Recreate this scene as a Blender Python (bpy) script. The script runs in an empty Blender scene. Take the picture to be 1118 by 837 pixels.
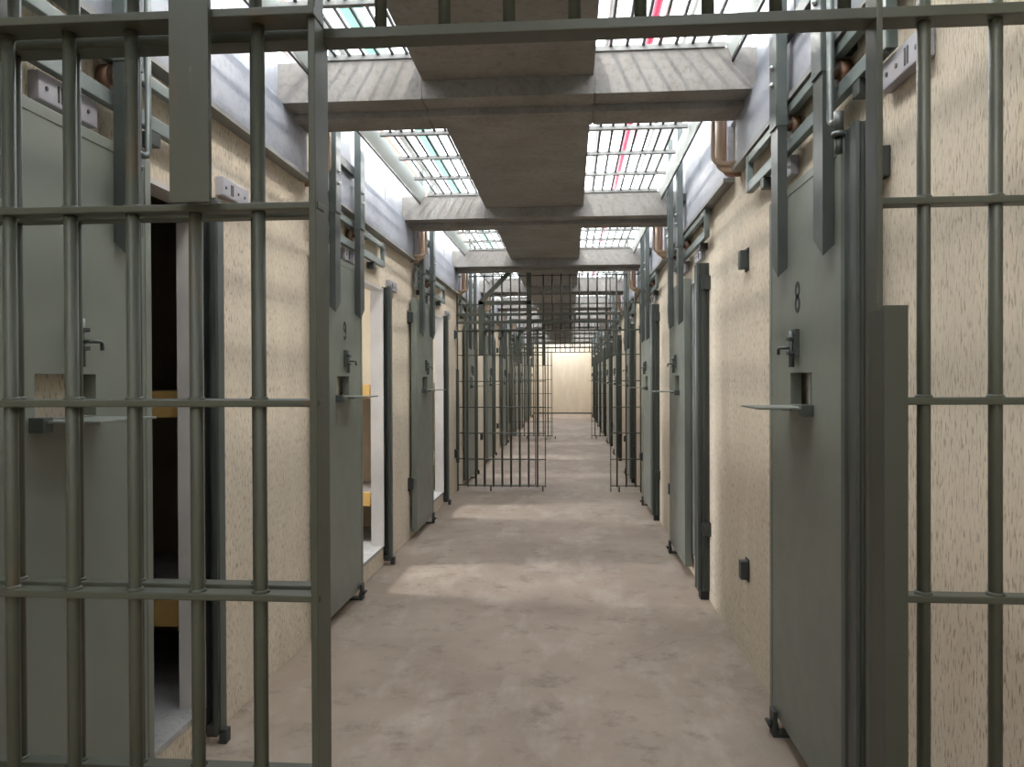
import bpy, bmesh, math, random
from mathutils import Vector, Matrix, Euler
random.seed(7)
scene = bpy.context.scene
COL = scene.collection
PI = math.pi

# ------------------------------------------------------------------ materials
def new_mat(name):
    m = bpy.data.materials.new(name); m.use_nodes = True
    nt = m.node_tree; b = nt.nodes['Principled BSDF']
    return m, nt, b

def N(nt, typ, **kw):
    n = nt.nodes.new(typ)
    for k, v in kw.items():
        if k.startswith('i_'):
            n.inputs[k[2:]].default_value = v
        else:
            setattr(n, k, v)
    return n

def coords(nt, scale=(1, 1, 1)):
    g = nt.nodes.new('ShaderNodeNewGeometry')
    mp = nt.nodes.new('ShaderNodeMapping'); mp.inputs['Scale'].default_value = scale
    nt.links.new(g.outputs['Position'], mp.inputs['Vector'])
    return mp.outputs['Vector']

def noise(nt, vec, scale, detail=4, rough=.55):
    n = nt.nodes.new('ShaderNodeTexNoise')
    n.inputs['Scale'].default_value = scale; n.inputs['Detail'].default_value = detail
    n.inputs['Roughness'].default_value = rough
    nt.links.new(vec, n.inputs['Vector']); return n.outputs['Fac']

def ramp(nt, fac, stops):
    r = nt.nodes.new('ShaderNodeValToRGB'); e = r.color_ramp.elements
    while len(e) < len(stops): e.new(.5)
    for el, (p, c) in zip(e, stops):
        el.position = p; el.color = (*c, 1) if len(c) == 3 else c
    nt.links.new(fac, r.inputs['Fac']); return r.outputs['Color']

def mix(nt, a, b, fac, mode='MIX'):
    m = nt.nodes.new('ShaderNodeMix'); m.data_type = 'RGBA'; m.blend_type = mode
    for sock, v in ((m.inputs[6], a), (m.inputs[7], b), (m.inputs[0], fac)):
        if hasattr(v, 'is_linked'): nt.links.new(v, sock)
        elif isinstance(v, (int, float)): sock.default_value = v
        else: sock.default_value = (*v, 1)
    return m.outputs[2]

def bump(nt, b, h, strength, dist=.01):
    n = nt.nodes.new('ShaderNodeBump'); n.inputs['Strength'].default_value = strength
    n.inputs['Distance'].default_value = dist
    nt.links.new(h, n.inputs['Height']); nt.links.new(n.outputs['Normal'], b.inputs['Normal'])

def painted(name, col, rough=.45, var=.12, metal=0., bumpy=.0, spec=.5):
    m, nt, b = new_mat(name)
    v = coords(nt)
    f = noise(nt, v, 2.3, 5)
    lo = tuple(c * (1 - var) for c in col); hi = tuple(min(1, c * (1 + var)) for c in col)
    c = ramp(nt, f, [(.3, lo), (.7, hi)])
    nt.links.new(c, b.inputs['Base Color'])
    b.inputs['Metallic'].default_value = metal
    b.inputs['Specular IOR Level'].default_value = spec
    f2 = noise(nt, v, 9, 4)
    rr = nt.nodes.new('ShaderNodeMapRange')
    rr.inputs['To Min'].default_value = max(.31, rough - .1); rr.inputs['To Max'].default_value = min(1, max(.31, rough - .1) + .2)
    nt.links.new(f2, rr.inputs['Value']); nt.links.new(rr.outputs['Result'], b.inputs['Roughness'])
    if bumpy: bump(nt, b, noise(nt, v, 45, 3), bumpy, .004)
    return m

def plaster(name, base, dark):
    m, nt, b = new_mat(name)
    vv = coords(nt, (1, 1, .2))
    fine = noise(nt, vv, 150, 3, .55)
    pits = ramp(nt, fine, [(.36, (1, 1, 1)), (.46, (0, 0, 0))])
    big = noise(nt, coords(nt), 1.3, 5)
    streak = noise(nt, coords(nt, (1, 1, .25)), 6, 4)
    c = mix(nt, base, tuple(x * .86 for x in base), big)
    c = mix(nt, c, tuple(x * 1.12 for x in base), ramp(nt, streak, [(.45, (0, 0, 0)), (.75, (.7, .7, .7))]))
    area = noise(nt, coords(nt, (1, 1, .5)), 3, 3)
    pm = mix(nt, (0, 0, 0), pits, ramp(nt, area, [(.3, (.55,) * 3), (.6, (1,) * 3)]))
    c2 = mix(nt, c, dark, pm)
    nt.links.new(c2, b.inputs['Base Color'])
    b.inputs['Roughness'].default_value = .85
    b.inputs['Specular IOR Level'].default_value = .25
    bump(nt, b, fine, .6, .006)
    return m

def concrete(name, lo, hi, scale=3., rough=.85, streaks=None, bmp=.25):
    m, nt, b = new_mat(name)
    v = coords(nt)
    a = noise(nt, v, scale, 8, .65)
    d = noise(nt, v, scale * 14, 4, .6)
    c = ramp(nt, a, [(.28, lo), (.72, hi)])
    c = mix(nt, c, tuple(x * .7 for x in lo), ramp(nt, d, [(.3, (.5,) * 3), (.5, (0, 0, 0))]))
    if streaks:
        s = noise(nt, coords(nt, streaks), 5, 4)
        c = mix(nt, c, tuple(min(1, x * 1.25) for x in hi), ramp(nt, s, [(.5, (0,) * 3), (.8, (.5,) * 3)]))
    nt.links.new(c, b.inputs['Base Color'])
    b.inputs['Roughness'].default_value = rough
    b.inputs['Specular IOR Level'].default_value = .3
    bump(nt, b, d, bmp, .004)
    return m

def floor_mat():
    m, nt, b = new_mat('floor_concrete')
    v = coords(nt)
    a = noise(nt, v, .9, 8, .62)
    c = ramp(nt, a, [(.3, (.215, .162, .124)), (.5, (.30, .234, .182)), (.7, (.375, .30, .238))])
    bl = noise(nt, coords(nt, (1, .45, 1)), 2.6, 6, .7)
    c = mix(nt, c, (.47, .395, .33), ramp(nt, bl, [(.5, (0,) * 3), (.72, (.7,) * 3)]))
    dk = noise(nt, v, 5.5, 6, .7)
    c = mix(nt, c, (.15, .115, .092), ramp(nt, dk, [(.30, (.7,) * 3), (.46, (0,) * 3)]))
    # hairline cracks
    w = nt.nodes.new('ShaderNodeTexVoronoi'); w.feature = 'DISTANCE_TO_EDGE'; w.inputs['Scale'].default_value = .8
    nz = nt.nodes.new('ShaderNodeTexNoise'); nz.inputs['Scale'].default_value = 3; nz.inputs['Detail'].default_value = 5
    nt.links.new(v, nz.inputs['Vector'])
    vm = nt.nodes.new('ShaderNodeVectorMath'); vm.operation = 'MULTIPLY_ADD'
    vm.inputs[1].default_value = (.45, .45, .45)
    nt.links.new(nz.outputs['Color'], vm.inputs[0]); nt.links.new(v, vm.inputs[2])
    nt.links.new(vm.outputs[0], w.inputs['Vector'])
    msk = noise(nt, v, .7, 2)
    cr = mix(nt, (0, 0, 0), ramp(nt, w.outputs['Distance'], [(.0015, (1,) * 3), (.004, (0,) * 3)]), ramp(nt, msk, [(.5, (0,) * 3), (.6, (.55,) * 3)]))
    c = mix(nt, c, (.11, .085, .07), cr)
    nt.links.new(c, b.inputs['Base Color'])
    r = nt.nodes.new('ShaderNodeMapRange'); r.inputs['To Min'].default_value = .5; r.inputs['To Max'].default_value = .8
    nt.links.new(a, r.inputs['Value']); nt.links.new(r.outputs['Result'], b.inputs['Roughness'])
    b.inputs['Specular IOR Level'].default_value = .35
    bump(nt, b, noise(nt, v, 60, 4), .12, .003)
    return m

def rusty(name, col):
    m, nt, b = new_mat(name)
    v = coords(nt)
    f = noise(nt, v, 3, 5)
    c = ramp(nt, f, [(.3, tuple(x * .88 for x in col)), (.7, tuple(x * 1.12 for x in col))])
    r = noise(nt, coords(nt, (1, 1, .35)), 7, 5, .6)
    c = mix(nt, c, (.12, .065, .03), ramp(nt, r, [(.64, (0,) * 3), (.74, (.7,) * 3)]))
    nt.links.new(c, b.inputs['Base Color'])
    b.inputs['Roughness'].default_value = .42; b.inputs['Specular IOR Level'].default_value = .45
    bump(nt, b, noise(nt, v, 70, 3), .12, .002)
    return m

def emit(name, col, s):
    m, nt, b = new_mat(name)
    b.inputs['Base Color'].default_value = (*col, 1)
    b.inputs['Emission Color'].default_value = (*col, 1); b.inputs['Emission Strength'].default_value = s
    return m

M = dict(
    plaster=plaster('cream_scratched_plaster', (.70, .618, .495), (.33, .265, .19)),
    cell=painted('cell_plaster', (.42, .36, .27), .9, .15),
    floor=floor_mat(),
    cellfloor=concrete('cell_floor_concrete', (.30, .29, .28), (.46, .45, .43), 4),
    beam=concrete('beam_concrete', (.20, .185, .165), (.33, .315, .30), 3, streaks=(1, 1, .2)),
    slab=concrete('slab_concrete', (.21, .195, .176), (.325, .305, .282), 2.2),
    gate=rusty('olive_gate_paint', (.066, .071, .052)),
    lockbox=painted('lock_channel_paint', (.049, .055, .041), .45, .08),
    door=painted('grey_green_door_paint', (.166, .181, .154), .40, .08),
    post=painted('dark_post_paint', (.050, .058, .052), .38, .12),
    hanger=painted('hanger_paint', (.088, .104, .098), .36, .12, metal=.25),
    dark=painted('dark_steel', (.030, .036, .034), .45, .15),
    track=painted('pale_track_paint', (.19, .225, .215), .38, .1, metal=.2),
    panel=concrete('pale_metal_sheet', (.26, .273, .312), (.35, .365, .405), 2.5, .5, streaks=(.2, .2, 1), bmp=.05),
    steel=painted('grille_steel', (.045, .045, .042), .5, .2),
    flat=painted('grille_flat_bar', (.22, .22, .21), .5, .2),
    galv=painted('galvanised_frame', (.58, .56, .54), .5, .12),
    plate=painted('grey_plastic', (.33, .32, .35), .5, .06),
    bunk=painted('yellow_bunk_edge', (.58, .37, .12), .6, .12),
    pipe=painted('tan_conduit', (.46, .34, .24), .55, .15),
    pipe2=painted('rust_pink_conduit', (.36, .22, .17), .55, .15),
    black=painted('black_rubber', (.014, .014, .014), .6, .1),
    rust=painted('rusty_wheel', (.16, .085, .05), .6, .25, metal=.3),
    red=painted('red_pipe_paint', (.75, .02, .06), .45, .08),
    green=painted('green_girder_paint', (.08, .24, .17), .5, .1),
    pink=painted('salmon_duct_paint', (.50, .17, .11), .6, .1),
    white=painted('white_roof_paint', (.80, .79, .78), .6, .04),
    pale=painted('pale_green_sheet', (.55, .60, .58), .6, .06),
    bolt=painted('zinc_bolt', (.52, .53, .52), .35, .1, metal=.7),
    tube=emit('lamp_tube', (1., .95, .86), 60.),
)

# ------------------------------------------------------------------ mesh builder
class MB:
    """collects shapes in (u, n, z); side s maps them to x = s*n, y = u (s = None keeps x, y, z)"""
    def __init__(self, s=None): self.bm = bmesh.new(); self.s = s
    def p(self, a, b, c):
        return Vector((a, b, c)) if self.s is None else Vector((self.s * b, a, c))
    def box(self, a0, a1, b0, b1, c0, c1, bevel=0):
        vs = [self.bm.verts.new(self.p(a, b, c)) for a in (a0, a1) for b in (b0, b1) for c in (c0, c1)]
        fs = [self.bm.faces.new([vs[i] for i in q]) for q in ((0, 1, 3, 2), (4, 6, 7, 5), (0, 4, 5, 1), (2, 3, 7, 6), (0, 2, 6, 4), (1, 5, 7, 3))]
        if bevel:
            es = {e for f in fs for e in f.edges}
            bmesh.ops.bevel(self.bm, geom=list(es), offset=bevel, segments=2, affect='EDGES', profile=.6)
        return self
    def prism(self, pts, c0, c1, axis='z', tilt=None):
        """pts: 2-D polygon. axis z: (a,b) swept in c; axis a: (b,c) swept in a; axis b: (a,c) swept in b"""
        def q(p, t):
            if axis == 'z': return self.p(p[0], p[1], t)
            if axis == 'a': return self.p(t, p[0], p[1])
            return self.p(p[0], t, p[1])
        lo = [self.bm.verts.new(q(p, c0 if not tilt else tilt[i])) for i, p in enumerate(pts)]
        hi = [self.bm.verts.new(q(p, c1)) for p in pts]
        n = len(pts)
        self.bm.faces.new(lo); self.bm.faces.new(hi)
        for i in range(n): self.bm.faces.new((lo[i], lo[(i + 1) % n], hi[(i + 1) % n], hi[i]))
        return self
    def cyl(self, a, b, r, seg=16, r2=None):
        A, B = self.p(*a), self.p(*b); d = (B - A).normalized()
        ref = Vector((0, 0, 1)) if abs(d.z) < .9 else Vector((1, 0, 0))
        u = d.cross(ref).normalized(); w = d.cross(u); r2 = r if r2 is None else r2
        L = [[self.bm.verts.new(P + (u * math.cos(2 * PI * i / seg) + w * math.sin(2 * PI * i / seg)) * R) for i in range(seg)] for P, R in ((A, r), (B, r2))]
        self.bm.faces.new(L[0]); self.bm.faces.new(L[1])
        for i in range(seg):
            f = self.bm.faces.new((L[0][i], L[0][(i + 1) % seg], L[1][(i + 1) % seg], L[1][i])); f.smooth = True
        return self
    def tube(self, pts, r, seg=12):
        P = [self.p(*q) for q in pts]; rings = []
        u = None
        for i, c in enumerate(P):
            d = (P[min(i + 1, len(P) - 1)] - P[max(i - 1, 0)]).normalized()
            if u is None:
                ref = Vector((0, 0, 1)) if abs(d.z) < .9 else Vector((1, 0, 0)); u = d.cross(ref).normalized()
            u = (u - d * u.dot(d)).normalized(); w = d.cross(u)
            rings.append([self.bm.verts.new(c + (u * math.cos(2 * PI * k / seg) + w * math.sin(2 * PI * k / seg)) * r) for k in range(seg)])
        for A, B in zip(rings, rings[1:]):
            for k in range(seg):
                f = self.bm.faces.new((A[k], A[(k + 1) % seg], B[(k + 1) % seg], B[k])); f.smooth = True
        self.bm.faces.new(rings[0]); self.bm.faces.new(rings[-1])
        return self
    def stroke(self, pts, w, n0, n1, closed=False):
        """flat lettering stroke in the (u, z) plane"""
        m = len(pts); L = []
        for i in range(m):
            a = Vector(pts[(i - 1) % m] if closed else pts[max(i - 1, 0)]); b = Vector(pts[(i + 1) % m] if closed else pts[min(i + 1, m - 1)])
            d = (b - a).normalized(); nrm = Vector((-d.y, d.x)) * w / 2; c = Vector(pts[i])
            L.append((c + nrm, c - nrm))
        for i in range(m if closed else m - 1):
            (a, b), (c, d) = L[i], L[(i + 1) % m]
            self.prism([tuple(a), tuple(b), tuple(d), tuple(c)], n0, n1, 'b')
        return self
    def build(self, name, mat, parent=None, loc=(0, 0, 0)):
        bmesh.ops.recalc_face_normals(self.bm, faces=self.bm.faces)
        me = bpy.data.meshes.new(name); self.bm.to_mesh(me); self.bm.free()
        me.materials.append(M[mat] if isinstance(mat, str) else mat)
        o = bpy.data.objects.new(name, me); COL.objects.link(o)
        if parent: o.parent = parent
        o.location = loc
        return o

def thing(name, label, cat, loc=(0, 0, 0), group=None):
    o = bpy.data.objects.new(name, None); COL.objects.link(o); o.location = loc
    o.empty_display_size = .1
    return tag(o, label, cat, group)
def tag(o, label, cat, group=None, kind='thing'):
    o['label'] = label; o['category'] = cat; o['kind'] = kind
    if group: o['group'] = group
    return o
def struct(o, label=None):
    o['kind'] = 'structure'
    if label: o['label'] = label
    return o
def dup(root, loc, label):
    r = root.copy(); COL.objects.link(r); r.location = loc; r['label'] = label
    for ch in list(root.children):
        c = ch.copy(); COL.objects.link(c); c.parent = r
        for g in list(ch.children):
            d = g.copy(); COL.objects.link(d); d.parent = c
    return r
ORD = ['first', 'second', 'third', 'fourth', 'fifth', 'sixth', 'seventh', 'eighth', 'ninth', 'tenth', 'eleventh', 'twelfth', 'thirteenth']

# ------------------------------------------------------------------ layout numbers (metres, camera at the origin, corridor along +Y)
XL, XR = -1.40, .873
Y0, Y1 = -5.2, 30.0
P = 2.72
BEAMS = [3.59 + P * k for k in range(-3, 10)]            # near faces
BW = .34
NB = 10
LPOST = [2.84, 5.68, 8.42] + [8.42 + P * k for k in range(1, 8)]          # near face of each left closing post
RPOST = [2.22, 4.90, 7.58] + [7.58 + P * k for k in range(1, 8)]
LOPEN = [(p - .72, p - .02) for p in LPOST]
ROPEN = [(p + .118, p + .62) for p in RPOST]
LDOOR = [1.955, 4.46, 7.04] + [p - .43 for p in LPOST[3:]]                 # door centres
RDOOR = [2.775, 5.91, 8.22] + [p + .54 for p in RPOST[3:]]
LDOOR[3] -= .30; LDOOR[4] -= .52; LDOOR[5] -= .45; LDOOR[6] -= .3; LDOOR[7] -= .5; RDOOR[4] += .2; RDOOR[6] += .45
WT = .085                                                                 # wall thickness
OTOP, SILL = 2.06, .145
WTOP = 2.72

# ------------------------------------------------------------------ shell
b = MB(); b.box(XL - .02, XR + .02, Y0, Y1 + .1, -.12, 0); struct(b.build('floor', 'floor'))
def wall(name, X, sgn, opens):
    b = MB(); x0, x1 = sorted((X, X + sgn * WT))
    y = Y0
    for (a, c) in opens:
        b.box(x0, x1, y, a, 0, WTOP)
        b.box(x0, x1, a, c, 0, SILL - .005); b.box(x0, x1, a, c, OTOP, WTOP)
        y = c
    b.box(x0, x1, y, Y1, 0, WTOP)
    return struct(b.build(name, 'plaster'))
wall('wall_left', XL, -1, LOPEN)
wall('wall_right', XR, 1, ROPEN)
b = MB(); b.box(XL - WT, XR + WT, Y1, Y1 + .15, 0, 3.2); struct(b.build('wall_back', 'plaster'))
b = MB(); b.box(XL - WT, XR + WT, Y0 - .15, Y0, 0, 3.2); struct(b.build('wall_front', 'plaster'))
b = MB(); b.box(XL, XR, Y1 - .012, Y1, 0, .05); struct(b.build('baseboard_back', 'post'))
# cells behind both walls: party walls, back wall, raised floor, roof
def cells(name, X, sgn, wins=()):
    far = X + sgn * 2.4; near = X + sgn * WT
    x0, x1 = sorted((near, far))
    b = MB(); xa, xb = sorted((far, far + sgn * .12))
    y = Y0
    for (wa, wb) in wins:
        b.box(xa, xb, y, wa, 0, 2.45); b.box(xa, xb, wa, wb, 0, 1.75); b.box(xa, xb, wa, wb, 2.25, 2.45); y = wb
    b.box(xa, xb, y, Y1, 0, 2.45)
    for y in BEAMS: b.box(x0, x1, y + .10, y + .22, SILL, 2.36)
    b.box(x0, x1, Y0, Y0 + .1, SILL, 2.36); b.box(x0, x1, Y1 - .1, Y1, SILL, 2.36)
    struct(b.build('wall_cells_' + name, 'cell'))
    b = MB(); b.box(x0, x1, Y0, Y1, 2.36, 2.45); struct(b.build('ceiling_cells_' + name, 'slab'))
    b = MB(); b.box(x0, x1, Y0, Y1, 0, SILL)
    struct(b.build('floor_cells_' + name, 'cellfloor'))
CWIN = [(a + .15, c - .15) for a, c in LOPEN[1:]]
cells('left', XL, -1, CWIN); cells('right', XR, 1)
# galvanised steel jamb lining and concrete sill of every opening
def lining(name, X, sgn, opens):
    b = MB(); sl = MB()
    for (a, c) in opens:
        xo = X - sgn * .012; xi = X + sgn * (WT - .002); x0, x1 = sorted((xo, xi))
        b.box(x0, x1, c - .008, c + .012, SILL, OTOP + .02); b.box(x0, x1, a - .012, a + .008, SILL, OTOP + .02)
        b.box(x0, x1, a, c, OTOP - .006, OTOP + .012)
        s0, s1 = sorted((X - sgn * .006, xi)); sl.box(s0, s1, a, c, SILL - .02, SILL + .004)
    struct(b.build('trim_opening_' + name, 'galv')); struct(sl.build('trim_sill_' + name, 'cellfloor'))
lining('left', XL, -1, LOPEN); lining('right', XR, 1, ROPEN)

# beams
for y in BEAMS:
    b = MB()
    xs = [XL + .01, -.692, -.687, .117, .122, XR - .01]
    for i in (0, 2, 4):
        b.box(xs[i], xs[i + 1], y, y + .15, 2.715, 2.905)
        b.box(xs[i], xs[i + 1], y + .15, y + BW, 2.682, 2.905)
    b.box(XL - .08, XR + .08, y + .004, y + BW - .004, 2.722, 2.90)
    b.box(XL + .02, XR - .02, y + .155, y + BW - .003, 2.689, 2.73)
    struct(b.build('ceiling_beam', 'beam'))
# central walkway slab between the beams
for y, yn in zip(BEAMS[:-1], BEAMS[1:]):
    b = MB(); b.box(-.685, .115, y + BW - .005, min(yn, Y1) + .005, 2.80, 2.96)
    struct(b.build('ceiling', 'slab'))

# ------------------------------------------------------------------ roof grilles
def grille(x0, x1, y0, y1, edge_x, label):
    L = y1 - y0
    t = thing('roof_grille', label, 'grille', ((x0 + x1) / 2, y0, 2.93), 'barred skylight grilles over the corridor')
    w = (x1 - x0) / 2
    n = max(2, round((x1 - x0) / .071))
    bar = None
    for i in range(1, n):
        x = -w + i * (x1 - x0) / n
        if bar is None:
            bar = MB().cyl((0, 0, 0), (0, L, 0), .0088, 6).build('bar', 'steel', t, (x, 0, 0))
        else:
            c = bar.copy(); COL.objects.link(c); c.parent = t; c.location = (x, 0, 0)
    cb = None; k = 0
    y = L
    while y > .1:
        if cb is None: cb = MB().box(-w, w, -.03, 0, -.012, .012).build('cross_bar', 'flat', t, (0, y, -.012))
        else:
            c = cb.copy(); COL.objects.link(c); c.parent = t; c.location = (0, y, -.012)
        y -= .53
    sx = -1 if edge_x < (x0 + x1) / 2 else 1
    e = edge_x - (x0 + x1) / 2
    b = MB(); vs = []
    pts = [(sx * w, .012), (e, -.07), (e + sx * .012, -.07), (sx * w + sx * .012, .02)]
    lo = [b.bm.verts.new((p[0], 0.0, p[1])) for p in pts]; hi = [b.bm.verts.new((p[0], L, p[1])) for p in pts]
    b.bm.faces.new(lo); b.bm.faces.new(hi)
    for i in range(4): b.bm.faces.new((lo[i], lo[(i + 1) % 4], hi[(i + 1) % 4], hi[i]))
    b.build('edge_plate', 'pale', t)
    MB().box(min(e, e + sx * .012), max(e, e + sx * .012), 0, L, -.088, -.071).build('edge_angle', 'steel', t)
    return t
gi = 0
for i, y in enumerate(BEAMS):
    yn = BEAMS[i + 1] if i + 1 < len(BEAMS) else Y1
    k = i - 2                                       # 0 = the bay over the front gate
    for side, (x0, x1, ex) in (('left', (-1.17, -.69, -1.225)), ('right', (.12, .715, .742))):
        if k >= 0: lab = 'barred skylight grille on the %s of the walkway slab, %s from the front' % (side, ORD[k])
        else: lab = 'barred skylight grille before the front gate, %s of the slab, %s back' % (side, ORD[-k - 1])
        grille(x0, x1, y + BW - .02 if k >= 0 else y + BW - .02, yn + .02, ex, lab)

# ------------------------------------------------------------------ pale metal cover panels high on both walls
def covers(side, X, s):
    for i, y in enumerate(BEAMS):
        yn = BEAMS[i + 1] if i + 1 < len(BEAMS) else Y1 - BW
        k = i - 2
        if k < -1 or i == len(BEAMS) - 1: continue
        a, c = y + BW + .21, min(yn + BW - .002, Y1 - .02)
        who = 'just past the front gate' if k == 0 else ('before the front gate' if k < 0 else '%s one past the front gate' % ORD[k])
        t = thing('cover_panel', 'pale metal trunking cover on the %s wall %s' % (side, who), 'panel', (X, a, 2.45), 'pale metal trunking covers')
        MB(s).box(0, c - a, .002, .040, 0, .272, .004).build('cover', 'panel', t)
        MB(s).box(0, c - a, .002, .060, -.022, -.001).build('bottom_ledge', 'flat', t)
        t2 = thing('parapet_panel', 'pale parapet sheet above the %s wall trunking %s' % (side, who), 'panel', (X, y + BW + .0, 2.726), 'pale metal parapet sheets')
        L = yn - (y + BW) - .005
        MB(s).box(0, L, -.04, .020, 0.001, .42, .004).build('sheet', 'panel', t2)
        bb = MB(s)
        for q in range(1, 4): bb.box(L * q / 4 - .004, L * q / 4 + .004, .020, .0225, .01, .41)
        bb.build('seam', 'flat', t2)
covers('left', XL, 1); covers('right', XR, -1)

# ------------------------------------------------------------------ sliding cell doors
def arc(cx, cz, rx, rz, a0, a1, n=14):
    return [(cx + rx * math.cos(math.radians(a0 + (a1 - a0) * i / n)), cz + rz * math.sin(math.radians(a0 + (a1 - a0) * i / n))) for i in range(n + 1)]
DW, DT = .41, .04
LTZ, RTZ = 2.21, 2.25                                    # bottoms of the upper door tracks
def make_door(side, X, s, yc, label, digit=None, HU=None):
    t = thing('cell_door', label, 'door', (X, yc, 0), 'sliding steel cell doors')
    # panel with its food hatch hole, folded edges
    b = MB(s); zb, zt = .065, 2.095; h0, h1, z0, z1 = -.125, .125, 1.300, 1.415
    b.box(-DW, h0, 0, DT, zb, zt); b.box(h1, DW, 0, DT, zb, zt)
    b.box(h0, h1, 0, DT, zb, z0); b.box(h0, h1, 0, DT, z1, zt)
    b.box(-DW - .003, -DW + .03, -.004, DT + .003, zb - .002, zt + .002, .002)
    b.box(DW - .03, DW + .003, -.004, DT + .003, zb - .002, zt + .002, .002)
    b.box(-DW, DW, -.004, DT + .002, zt - .028, zt + .004, .002)
    panel = b.build('door_panel', 'door', t)
    # drop-down hatch flap, folded out level
    fl = MB(s).box(-.135, .125, DT + .004, DT + .178, 1.290, 1.297, .002).build('hatch_flap', 'door', t)
    MB(s).box(-.150, -.112, DT, DT + .040, 1.268, 1.306, .003).build('hinge_block', 'post', fl)
    MB(s).box(.105, .140, DT, DT + .034, 1.278, 1.292).cyl((.09, DT + .016, 1.285), (.15, DT + .016, 1.285), .005, 8).build('hinge_lug', 'post', fl)
    # slide bolt above the hatch
    la = MB(s).box(.012, .056, DT, DT + .016, 1.470, 1.570, .002).build('slide_bolt', 'post', t)
    MB(s).cyl((.026, DT + .026, 1.435), (.026, DT + .026, 1.565), .008, 10).cyl((.050, DT + .012, 1.435), (.050, DT + .012, 1.475), .005, 10).build('bolt_rod', 'hanger', la)
    MB(s).tube([(.026, DT + .030, 1.503), (.026, DT + .055, 1.503), (.050, DT + .060, 1.503), (.060, DT + .060, 1.500), (.062, DT + .060, 1.48)], .0055, 10).build('lever', 'post', la)
    for z in (1.535, 1.485): MB(s).box(.014, .046, DT + .016, DT + .037, z - .006, z + .006, .002).build('staple', 'dark', la)
    # hangers
    HU = HU or ((-.205, .305) if s > 0 else (-.305, .205))
    wz = (LTZ if s > 0 else RTZ) + .090
    for u in HU:
        hb = MB(s)
        lo, hi = (u - .046, u + .046)
        zs = {(0, 0): 1.805, (0, 1): 1.770, (1, 1): 1.835, (1, 0): 1.87}
        pts, tl = [], []
        for e, m in ((0, 0), (0, 1), (1, 1), (1, 0)):
            pts.append((hi if e else lo, DT + (.036 if m else .001))); tl.append(zs[(e, m)])
        hb.prism(pts, 0, 2.36, 'z', tilt=tl)
        h = hb.build('hanger', 'post', t)
        ub = MB(s).prism([(u - .050, DT + .002), (u - .050, DT + .038), (u - .046, DT + .042), (u + .046, DT + .042), (u + .050, DT + .038), (u + .050, DT + .002)], 2.335, 3.25).build('hanger_strap', 'hanger', h)
        for z in (2.50, 2.565): MB(s).cyl((u, DT + .041, z), (u, DT + .050, z), .011, 6).cyl((u, DT + .049, z), (u, DT + .055, z), .006, 8).build('bolt', 'bolt', h)
        w = MB(s).cyl((u, -.014, wz), (u, .018, wz), .043, 24).cyl((u, .016, wz), (u, DT + .02, wz), .014, 10).build('wheel', 'rust', t)
    MB(s).box(HU[0] - .02, HU[1] + .02, DT - .02, DT + .003, 2.66, 2.715, .003).build('tie_bar', 'dark', t)
    if digit:
        b = MB(s); n0, n1 = DT + .0002, DT + .0016; f = -1 if s > 0 else 1      # reading direction: seen from the corridor
        uc, zc = .035, 1.685
        def st(pts, closed=False):
            b.stroke([(uc - f * (px), zc + pz) for px, pz in pts], .0155, n0, n1, closed)
        if digit == '8':
            st(arc(0, .024, .020, .023, 0, 360, 20)[:-1], True); st(arc(0, -.025, .022, .025, 0, 360, 20)[:-1], True)
        elif digit == '9':
            st(arc(0, .022, .021, .025, -60, 285, 20)); st([(.021, .02), (.021, -.02)]); st(arc(0, -.024, .021, .024, -150, -10, 8))
        elif digit == '7':
            st([(-.022, .045), (.022, .045)]); st([(.018, .042), (-.006, -.048)])
        b.build('number', 'black', t)
    return t

def make_track(side, X, s, y0, y1, label):
    t = thing('door_track', label, 'track', (X, y0, LTZ if s > 0 else RTZ), 'upper door tracks')
    L = y1 - y0
    MB(s).box(0, L, .024, .052, .0, .046, .003).build('lower_bar', 'track', t)
    MB(s).box(0, L, .024, .052, .135, .172, .003).build('upper_bar', 'track', t)
    for u in (0, L - .022): MB(s).box(u, u + .022, .026, .056, .0, .172, .002).build('end_post', 'track', t)
    for u in (.20, L - .30, ): MB(s).box(u, u + .055, .0, .050, -.045, -.001, .002).build('bracket', 'dark', t)
    for u in (.35, L - .40): MB(s).box(u, u + .05, .0, .026, .14, .168).build('upper_bracket', 'dark', t)
    return t

def post_left(X, y, label):
    s = 1
    t = thing('closing_post', label, 'door post', (X, y, 0), 'steel closing posts beside the cell openings')
    b = MB(s).box(0, .060, .0, .005, .04, 2.09).box(.052, .060, .005, .058, .04, 2.09).box(0, .060, .050, .058, .04, 2.09).box(-.004, .004, .040, .058, .04, 2.09)
    b.build('channel', 'post', t)
    MB(s).box(.010, .061, .058, .061, .05, 2.08).build('outer_strip', 'hanger', t)
    MB(s).box(.0, .052, .008, .05, .03, .075, .003).box(.01, .05, .052, .082, .0, .055, .003).build('foot_guide', 'dark', t)
    return t
def post_right(X, y, label):
    s = -1
    t = thing('closing_post', label, 'door post', (X, y, 0), 'steel closing posts beside the cell openings')
    pts = [(.115, .001), (.0, .001), (-.002, .012), (.006, .018), (.006, .028), (-.004, .034), (-.004, .044), (.006, .050), (.006, .058), (-.002, .064), (.002, .073), (.040, .075), (.048, .068), (.078, .068), (.086, .075), (.115, .075)]
    MB(s).prism(pts, .055, 2.115).build('channel', 'post', t)
    MB(s).box(.01, .10, .0015, .055, .0, .054, .004).build('foot', 'black', t)
    for z in (1.945, .41):
        MB(s).box(-.055, -.001, .0005, .045, z, z + .085, .004).box(-.045, -.012, .044, .052, z + .012, z + .073, .003).build('bracket', 'dark', t)
    return t
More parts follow.
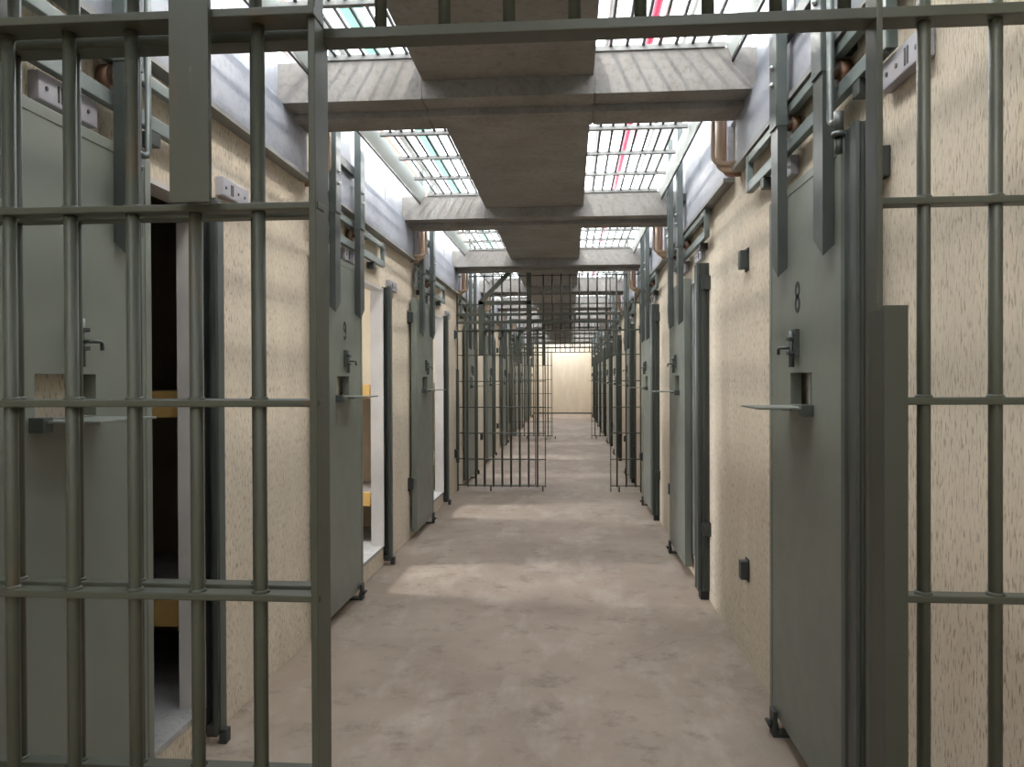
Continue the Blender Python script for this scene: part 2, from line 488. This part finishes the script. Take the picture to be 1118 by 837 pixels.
def guide(X, s, y, label):
    t = thing('floor_guide', label, 'door guide', (X, y, 0), 'small floor guides under the sliding doors')
    MB(s).box(-.03, .03, .0, .085, .0, .012).box(-.03, .03, .068, .085, .0, .10, .003).build('bracket', 'dark', t)
    MB(s).cyl((0, .062, .03), (0, .085, .03), .022, 14).cyl((-.03, .095, .045), (.03, .095, .045), .008, 8).build('roller', 'black', t)
    return t

def place(k): return ORD[k]
DL, DR = XL + .025, XR - .023
# left side
for k in range(NB):
    who = '%s from the front gate on the left wall' % ORD[k]
    lab = ['grey-green sliding cell door slid partly open behind the left front bars, opened hatch flap',
           'grey-green sliding cell door marked 9 on the left wall, slid aside with its hatch open'][k] if k < 2 else \
          'grey-green sliding cell door, %s' % who
    if k == 0: dl0 = make_door('left', DL, 1, LDOOR[0], lab, '7', (-.30, .262))
    elif k == 1: make_door('left', DL, 1, LDOOR[1], lab, '9')
    elif k == 2: dl = make_door('left', DL, 1, LDOOR[2], lab)
    else: dup(dl, (DL, LDOOR[k], 0), lab)
    lab = 'dark steel channel post at the far edge of the %s cell opening on the left' % ORD[k]
    if k == 0: pl = post_left(XL, LPOST[0], lab)
    else: dup(pl, (XL, LPOST[k], 0), lab)
    y0 = LPOST[k] - (1.66 if k < 3 else 1.56)
    lab = 'pale steel roller track above the %s cell door on the left wall' % ORD[k]
    if k == 0: tl = make_track('left', XL, 1, y0, y0 + 1.53, lab)
    else: dup(tl, (XL, y0, LTZ), lab)
    lab = 'small dark floor guide at the foot of the %s left cell door' % ORD[k]
    gy = LDOOR[k] + .33
    if k == 0: gl = guide(XL + .004, 1, gy, lab)
    else: dup(gl, (XL + .004, gy, 0), lab)
# right side
for k in range(NB):
    lab = 'grey-green sliding cell door marked 8 on the right wall beside the front gate' if k == 0 else \
          'grey-green sliding cell door, %s from the front gate on the right wall' % ORD[k]
    if k == 0: make_door('right', DR, -1, RDOOR[0], lab, '8')
    elif k == 1: dr = make_door('right', DR, -1, RDOOR[1], lab)
    else: dup(dr, (DR, RDOOR[k], 0), lab)
    lab = 'dark ribbed steel post at the near edge of the %s cell opening on the right' % ORD[k]
    if k == 0: pr = post_right(XR, RPOST[0], lab)
    else: dup(pr, (XR, RPOST[k], 0), lab)
    y0 = RPOST[k] - .16
    lab = 'pale steel roller track above the %s cell door on the right wall' % ORD[k]
    if k == 0: tr = make_track('right', XR, -1, y0, y0 + 1.58, lab)
    else: dup(tr, (XR, y0, RTZ), lab)
    lab = 'small dark floor guide at the foot of the %s right cell door' % ORD[k]
    gy = RDOOR[k] + .30
    if k == 0: gr = guide(XR - .004, -1, gy, lab)
    else: dup(gr, (XR - .004, gy, 0), lab)

# lock rods that drop from the gallery to each post
def rod(X, s, y, n, foot, label):
    t = thing('lock_rod', label, 'rod', (X, y, 2.1), 'thin lock rods beside the cell doors')
    MB(s).tube([(0, n, 1.15), (0, n, .06), (foot * .012, n, .045), (foot * .03, n, .04), (foot * .07, n, .04)], .010, 10).build('rod', 'hanger', t)
    MB(s).cyl((foot * .07, n, .06), (foot * .07, n, -.0), .014, 12).cyl((foot * .07, n, .002), (foot * .07, n, -.012), .020, 12).cyl((foot * .07, n, -.01), (foot * .07, n, -.06), .010, 10).build('swivel', 'post', t)
    return t
for k in range(1):
    lab = 'thin vertical lock rod beside the %s cell opening on the left wall' % ORD[k]
    y = 2.25
    if k == 0:
        rl = rod(XL, 1, y, .128, -1, lab); rl.location.z = 2.03
    else: dup(rl, (XL, y, 2.1), lab)
    lab = 'thin vertical lock rod above the %s ribbed post on the right wall' % ORD[k]
    y = RPOST[k] + .13
    if k == 0: rr = rod(XR, -1, y, .10, -1, lab)
    else: dup(rr, (XR, y, 2.1), lab)

# ------------------------------------------------------------------ wall fittings
def plate(X, s, y, z, L, label):
    t = thing('trunking_plate', label, 'electrical plate', (X, y, z), 'grey electrical plates over the cell doors')
    MB(s).box(0, L, .0005, .032, 0, .075, .004).build('cover', 'plate', t)
    b = MB(s)
    for q in (.30, .36): b.box(L * q, L * q + .007, .032, .0335, .014, .058)
    b.build('slot', 'black', t)
    b = MB(s)
    for q in (.12, .58, .82): b.cyl((L * q, .032, .035), (L * q, .0345, .035), .006, 10)
    b.build('screw', 'dark', t)
    return t
first = {}
PL = []
for k in range(7):
    PL.append(('left', XL, 1, LPOST[k] - 1.05 if k else 1.90, 2.13, k, 'above'))
    PL.append(('left', XL, 1, LPOST[k] + .12, 2.13 if k == 0 else 2.08, k, 'beside the post of'))
    PL.append(('right', XR, -1, RPOST[k] + .78, 2.17, k, 'above'))
    PL.append(('right', XR, -1, RPOST[k] - .31 if k == 0 else RPOST[k] + .12, 2.165 if k == 0 else 2.16, k, 'beside the post of'))
for side, X, s, y, z, k, how in PL:
    lab = 'grey electrical plate on the %s wall %s the %s cell door' % (side, how, ORD[k])
    if side not in first: first[side] = plate(X, s, y, z, .25, lab)
    else: dup(first[side], (X, y, z), lab)
def block(X, s, y, z, label):
    t = thing('stop_block', label, 'door stop', (X, y, z), 'dark stop blocks on the corridor walls')
    MB(s).box(-.028, .028, .0005, .040, -.045, .045, .004).build('block', 'dark', t)
    MB(s).box(-.036, .036, .0003, .006, -.056, .056, .001).build('base', 'black', t)
    return t
first = {}
for side, X, s, ys in (('left', XL, 1, [6.60, 9.30, 12.0, 14.7]), ('right', XR, -1, [3.86, 6.62, 9.32, 12.04, 14.76])):
    for i, y in enumerate(ys):
        for z, nm in ((1.975 if side == 'right' else 1.93, 'upper'), (.452 if side == 'right' else .48, 'lower')):
            lab = 'small dark stop block on the %s wall, %s of the %s pair along' % (side, nm, ORD[i])
            if side not in first: first[side] = block(X, s, y, z, lab)
            else: dup(first[side], (X, y, z), lab)

# conduit pipes hanging behind each beam end
def bend(p0, z_end, out, r=.035):
    n, u, z0 = p0
    pts = [(u, n, z0), (u, n, z_end + r)]
    for i in range(1, 7):
        a = PI / 2 * i / 6
        pts.append((u, n - r * (1 - math.cos(a)), z_end + r * (1 - math.sin(a))))
    pts.append((u, out, z_end)); return pts
ri = 0
for i, y in enumerate(BEAMS[3:9]):
    for side, X, s in (('left', XL, 1), ('right', XR, -1)):
        specs = [(.150, -.005, 2.475, .011, 'pipe'), (.112, .030, 2.455, .019, 'pipe'), (.082, .060, 2.435, .014, 'pipe2')]
        words = ['thin tan', 'thick tan', 'rust pink']
        for (n, dy, ze, r, m), w in zip(specs, words):
            o = MB(s).tube(bend((n, 0, .30 if True else 0), 0, .0), r, 12)
            ob = o.build('conduit_pipe', m, None, (X, y + BW + .02 + dy, ze))
            tag(ob, '%s conduit pipe bending into the %s wall behind the %s beam' % (w, side, ORD[i]), 'pipe', 'conduit pipes behind the beam ends')

# bunks inside the first cells
for k in range(3):
    p = LPOST[k]
    for z, nm in ((1.25, 'upper'), (.43, 'lower')):
        t = thing('bunk_shelf', '%s yellow-edged bunk shelf inside the %s left cell' % (nm, ORD[k]), 'bunk', (XL - WT - .03, p + .06, z), 'bunks in the left cells')
        Lb = BEAMS[3 + k] + .095 - (p + .06)
        MB().box(-2.2, 0, .03, Lb, 0, .10).build('slab', 'slab', t)
        MB().box(-2.2, 0, 0, .03, 0, .105, .003).build('edge_board', 'bunk', t)

# ------------------------------------------------------------------ barred gates
RZ = [.075, .40, .72, 1.04, 1.36, 1.683, 1.985]
def bar_part(t, name, x, y, z0, z1, r, mat='gate', proto={}):
    key = (round(z0, 3), round(z1, 3), r, name)
    if key in proto:
        o = proto[key].copy(); COL.objects.link(o); o.parent = t; o.location = (x, y, 0); return o
    o = MB().cyl((0, 0, z0), (0, 0, z1), r, 18).build(name, mat, t, (x, y, 0)); proto[key] = o; return o
def weld(t, x, y, z, proto={}):
    pass
def make_fixed(Yf, which, lockx, x0=-1.31, dx=.11):
    t = thing('barred_partition', 'fixed olive barred partition with header, %s' % which, 'barred partition', (0, Yf, 0), 'barred partitions across the corridor')
    xl0, xl1, xr0, xr1 = XL + .012, -.425, .497, XR - .012
    # long flat rails of the two fixed panels
    for (a, c) in ((xl0, xl1), (xr0, xr1)):
        for z in RZ[:-1]:
            b = MB().box(a, c, -.016, .016, z - .006, z + .006, .0025)
            for x in ((.575, .687, .799) if a > 0 else [x0 + dx * i for i in range(8) if x0 + dx * i < -.45]):
                b.cyl((x, 0, z + .005), (x, 0, z + .0105), .0155, 14, .0115)
            b.build('rail', 'gate', t)
    MB().box(xl0, xr1, -.023, .023, 1.974, 1.992, .002).build('header', 'gate', t)
    x = x0
    while x < -.45:
        bar_part(t, 'bar', x, 0, .06, 2.68, .0105); x += dx
    x = -.54 + .11
    for x in (-.43 + .11 * i for i in range(1, 9)):
        if x < .47: bar_part(t, 'upper_bar', x, 0, 1.98, 2.68, .0105)
    for x in (.575, .687, .799): bar_part(t, 'bar', x, 0, .06, 2.68, .0105)
    MB().box(xl0 - .006, xl0 + .006, -.023, .023, .0, 2.68, .002).build('wall_post', 'gate', t)
    MB().box(xr1 - .006, xr1 + .006, -.023, .023, .0, 2.68, .002).build('wall_post', 'gate', t)
    MB().box(xl1 - .005, xl1 + .005, -.023, .023, .06, 1.98, .002).build('opening_post', 'gate', t)
    MB().box(xr0 - .005, xr0 + .005, -.024, .024, .0, 2.68, .002).build('opening_post', 'gate', t)
    for z in (2.31, 2.66): MB().box(xl0, xr1, -.012, .012, z - .006, z + .006).build('upper_rail', 'gate', t)
    for x in (-.98, -.335, .60): MB().box(x - .010, x + .010, -.010, .010, .0, .064).build('foot', 'gate', t)
    # lock channel: open towards the leaf
    b = MB(); x, d = lockx, 1 if lockx > 0 else -1
    z0, z1 = .36, 1.505
    b.box(x, x + .005, -.078, -.026, z0, z1, .001)
    xa, xb = sorted((x, x + d * .036))
    b.box(xa, xb, -.083, -.077, z0, z1 + .004, .001)
    b.box(xa, xb, -.030, -.025, z0, z1, .001); b.box(xb - .004 if d > 0 else xa, xb if d > 0 else xa + .004, -.078, -.026, z0, z1)
    b.build('lock_channel', 'lockbox', t)
    return t
def make_tracks(Yf, which):
    t = thing('gate_track', 'pair of horizontal olive gate track tubes %s' % which, 'gate track', (0, Yf, 2.0), 'sliding gate tracks')
    MB().box(XL + .02, .62, -.045, -.027, .070, .107, .003).build('lower_track', 'gate', t)
    MB().box(XL + .02, .62, -.045, -.027, .165, .200, .003).build('upper_track', 'gate', t)
    for x in (-1.3, -.9, -.12, .05, .22, .60): MB().box(x, x + .03, -.043, -.029, .100, .170).build('spacer', 'gate', t)
    return t
def make_leaf(Yl, xe, which):
    """xe: x of the leaf's end post"""
    t = thing('sliding_gate', 'olive barred sliding gate slid open to the left %s' % which, 'gate', (xe, Yl, 0), 'sliding barred gates')
    W = -.955
    for z in RZ[:-1]:
        b = MB().box(W, .008, -.017, .017, z - .006, z + .006, .0025)
        for i in range(8):
            b.cyl((-.098 - .109 * i, 0, z + .005), (-.098 - .109 * i, 0, z + .0105), .0158, 14, .0118)
        b.build('rail', 'gate', t)
    MB().box(W, .008, -.036, .020, 1.984, 1.998, .002).build('rail', 'gate', t)
    for i in range(8):
        x = -.098 - .109 * i
        z1 = 1.99
        bar_part(t, 'bar', x, 0, .06, z1, .0108)
    MB().box(-.006, .006, -.023, .023, .06, 2.06, .002).build('end_post', 'gate', t)
    MB().box(W - .006, W + .006, -.023, .023, .06, 2.06, .002).build('end_post', 'gate', t)
    for x in (-.193, -.781):
        MB().box(x - .033, x + .033, -.048, -.037, 1.684, 2.34, .0015).build('hanger_plate', 'gate', t)
    MB().box(-.814, -.16, -.048, -.037, 2.30, 2.345, .0015).build('tie_plate', 'gate', t)
    MB().prism([(-.82, 2.34), (-.74, 2.34), (-.375, 2.71), (-.455, 2.71)], -.048, -.037, 'b').build('brace', 'gate', t)
    MB().box(-.223, -.163, -.048, -.037, 2.34, 2.72, .0015).build('hanger_strap', 'gate', t)
    return t
make_fixed(1.30, 'across the front of the corridor', .480)
make_leaf(1.243, -.415, 'in the foreground')
make_tracks(1.30, 'over the front gate')
make_fixed(9.49, 'halfway along, the second one down the corridor', -1.37, -1.27, .109)
make_leaf(9.435, -.300, 'at the second gateway down the corridor')
make_tracks(9.49, 'over the second gate')
make_fixed(17.65, 'far down the corridor, the third one', -1.37, -1.261, .109)
make_leaf(17.595, -.400, 'at the third, farthest gateway')
make_tracks(17.65, 'over the third gate')

# ------------------------------------------------------------------ upper hall seen through the grilles
def up(name, mat, label, cat, x0, x1, z0, z1, y0=-2, y1=34, grp='overhead services above the grilles'):
    o = MB().box(x0 - (x0 + x1) / 2, x1 - (x0 + x1) / 2, 0, y1 - y0, 0, z1 - z0, .01).build(name, mat, None, ((x0 + x1) / 2, y0, z0))
    return tag(o, label, cat, grp)
o = MB().cyl((0, 0, 0), (0, 36, 0), .045, 12).build('red_pipe', 'red', None, (.965, -2, 5.4)); tag(o, 'long red pipe seen through the right skylight grilles', 'pipe', 'overhead services above the grilles')
o = MB().cyl((0, 0, 0), (0, 5, 0), .03, 12).build('red_pipe', 'red', None, (1.12, 8.6, 5.5)); tag(o, 'short second red pipe beside the long one, through the nearest right grille', 'pipe', 'overhead services above the grilles')
up('steel_girder', 'green', 'green girder seen through the left skylight grilles', 'girder', -2.42, -2.26, 5.3, 5.5)
up('air_duct', 'pink', 'salmon duct seen through the left skylight grilles', 'duct', -3.35, -3.05, 5.3, 5.5)
up('cable_tray', 'pale', 'pale green cable tray seen through the right skylight grilles', 'cable tray', 1.55, 1.80, 5.6, 5.66)
up('thin_pipe', 'hanger', 'thin blue-grey pipe seen through the right skylight grilles', 'pipe', 2.02, 2.07, 5.6, 5.65)
up('thin_pipe', 'hanger', 'thin blue-grey pipe seen through the left skylight grilles', 'pipe', -2.02, -1.97, 5.6, 5.65)
for x, z, q in ((.52, 5.9, .03), (1.30, 5.2, .025), (2.5, 6.2, .05), (-1.45, 5.8, .03), (-2.9, 5.6, .05), (-3.9, 5.9, .04)):
    o = MB().cyl((0, 0, 0), (0, 36, 0), q, 10).build('grey_pipe', 'flat', None, (x, -2, z))
    tag(o, 'thin grey service pipe high above the skylight grilles along the corridor', 'pipe', 'grey pipes above the grilles')
for i in range(8):
    y = 2.2 + i * 4.1
    o = MB().box(-4.2, 3.6, -.05, .05, 0, .16).build('roof_joist', 'white', None, (0, y, 6.0))
    tag(o, 'white cross joist high above the grilles, %s along the corridor' % ORD[i], 'joist', 'overhead services above the grilles')

# fluorescent fittings on the walkway above the slab
for i, y in enumerate(BEAMS):
    k = i - 2
    t = thing('tube_lamp', 'fluorescent tube lamp hung over the walkway slab, %s along' % ORD[i], 'lamp', (-.28, y + .9, 4.0), 'tube lamps above the walkway')
    MB().box(-.06, .06, 0, 1.5, .03, .09, .004).build('housing', 'white', t)
    MB().cyl((0, .03, .0), (0, 1.47, .0), .02, 10).build('tube', 'tube', t)

# ------------------------------------------------------------------ light, camera
w = bpy.data.worlds.new('sky'); scene.world = w; w.use_nodes = True
bg = w.node_tree.nodes['Background']; bg.inputs['Color'].default_value = (.90, .95, 1.0, 1); bg.inputs['Strength'].default_value = 3.0

# daylight entering the cell windows
for (a, c) in CWIN:
    l = bpy.data.lights.new('window_daylight', 'AREA'); l.shape = 'RECTANGLE'; l.size = c - a; l.size_y = .5; l.energy = 70; l.color = (.95, .97, 1)
    o = bpy.data.objects.new('window_daylight', l); COL.objects.link(o); o.location = (XL - 2.56, (a + c) / 2, 2.0)
    o.rotation_euler = (0, -PI / 2 + .42, 0)
cam = bpy.data.cameras.new('camera'); co = bpy.data.objects.new('camera', cam); COL.objects.link(co)
f = 840.
cam.sensor_width = 36; cam.sensor_fit = 'HORIZONTAL'; cam.lens = f * 36 / 1118; cam.clip_start = .05
th, pitch, roll = math.atan(63 / f), math.atan(-6 / f), .004
R = Matrix.Rotation(th, 3, 'Z') @ Matrix.Rotation(PI / 2 + pitch, 3, 'X') @ Matrix.Rotation(-roll, 3, 'Z')
co.matrix_world = Matrix.Translation((0, 0, 1.4)) @ R.to_4x4()
scene.camera = co
vs = scene.view_settings
vs.view_transform = 'Standard'; vs.look = 'None'; vs.gamma = 1; vs.use_curve_mapping = False
vs.exposure = 1.38
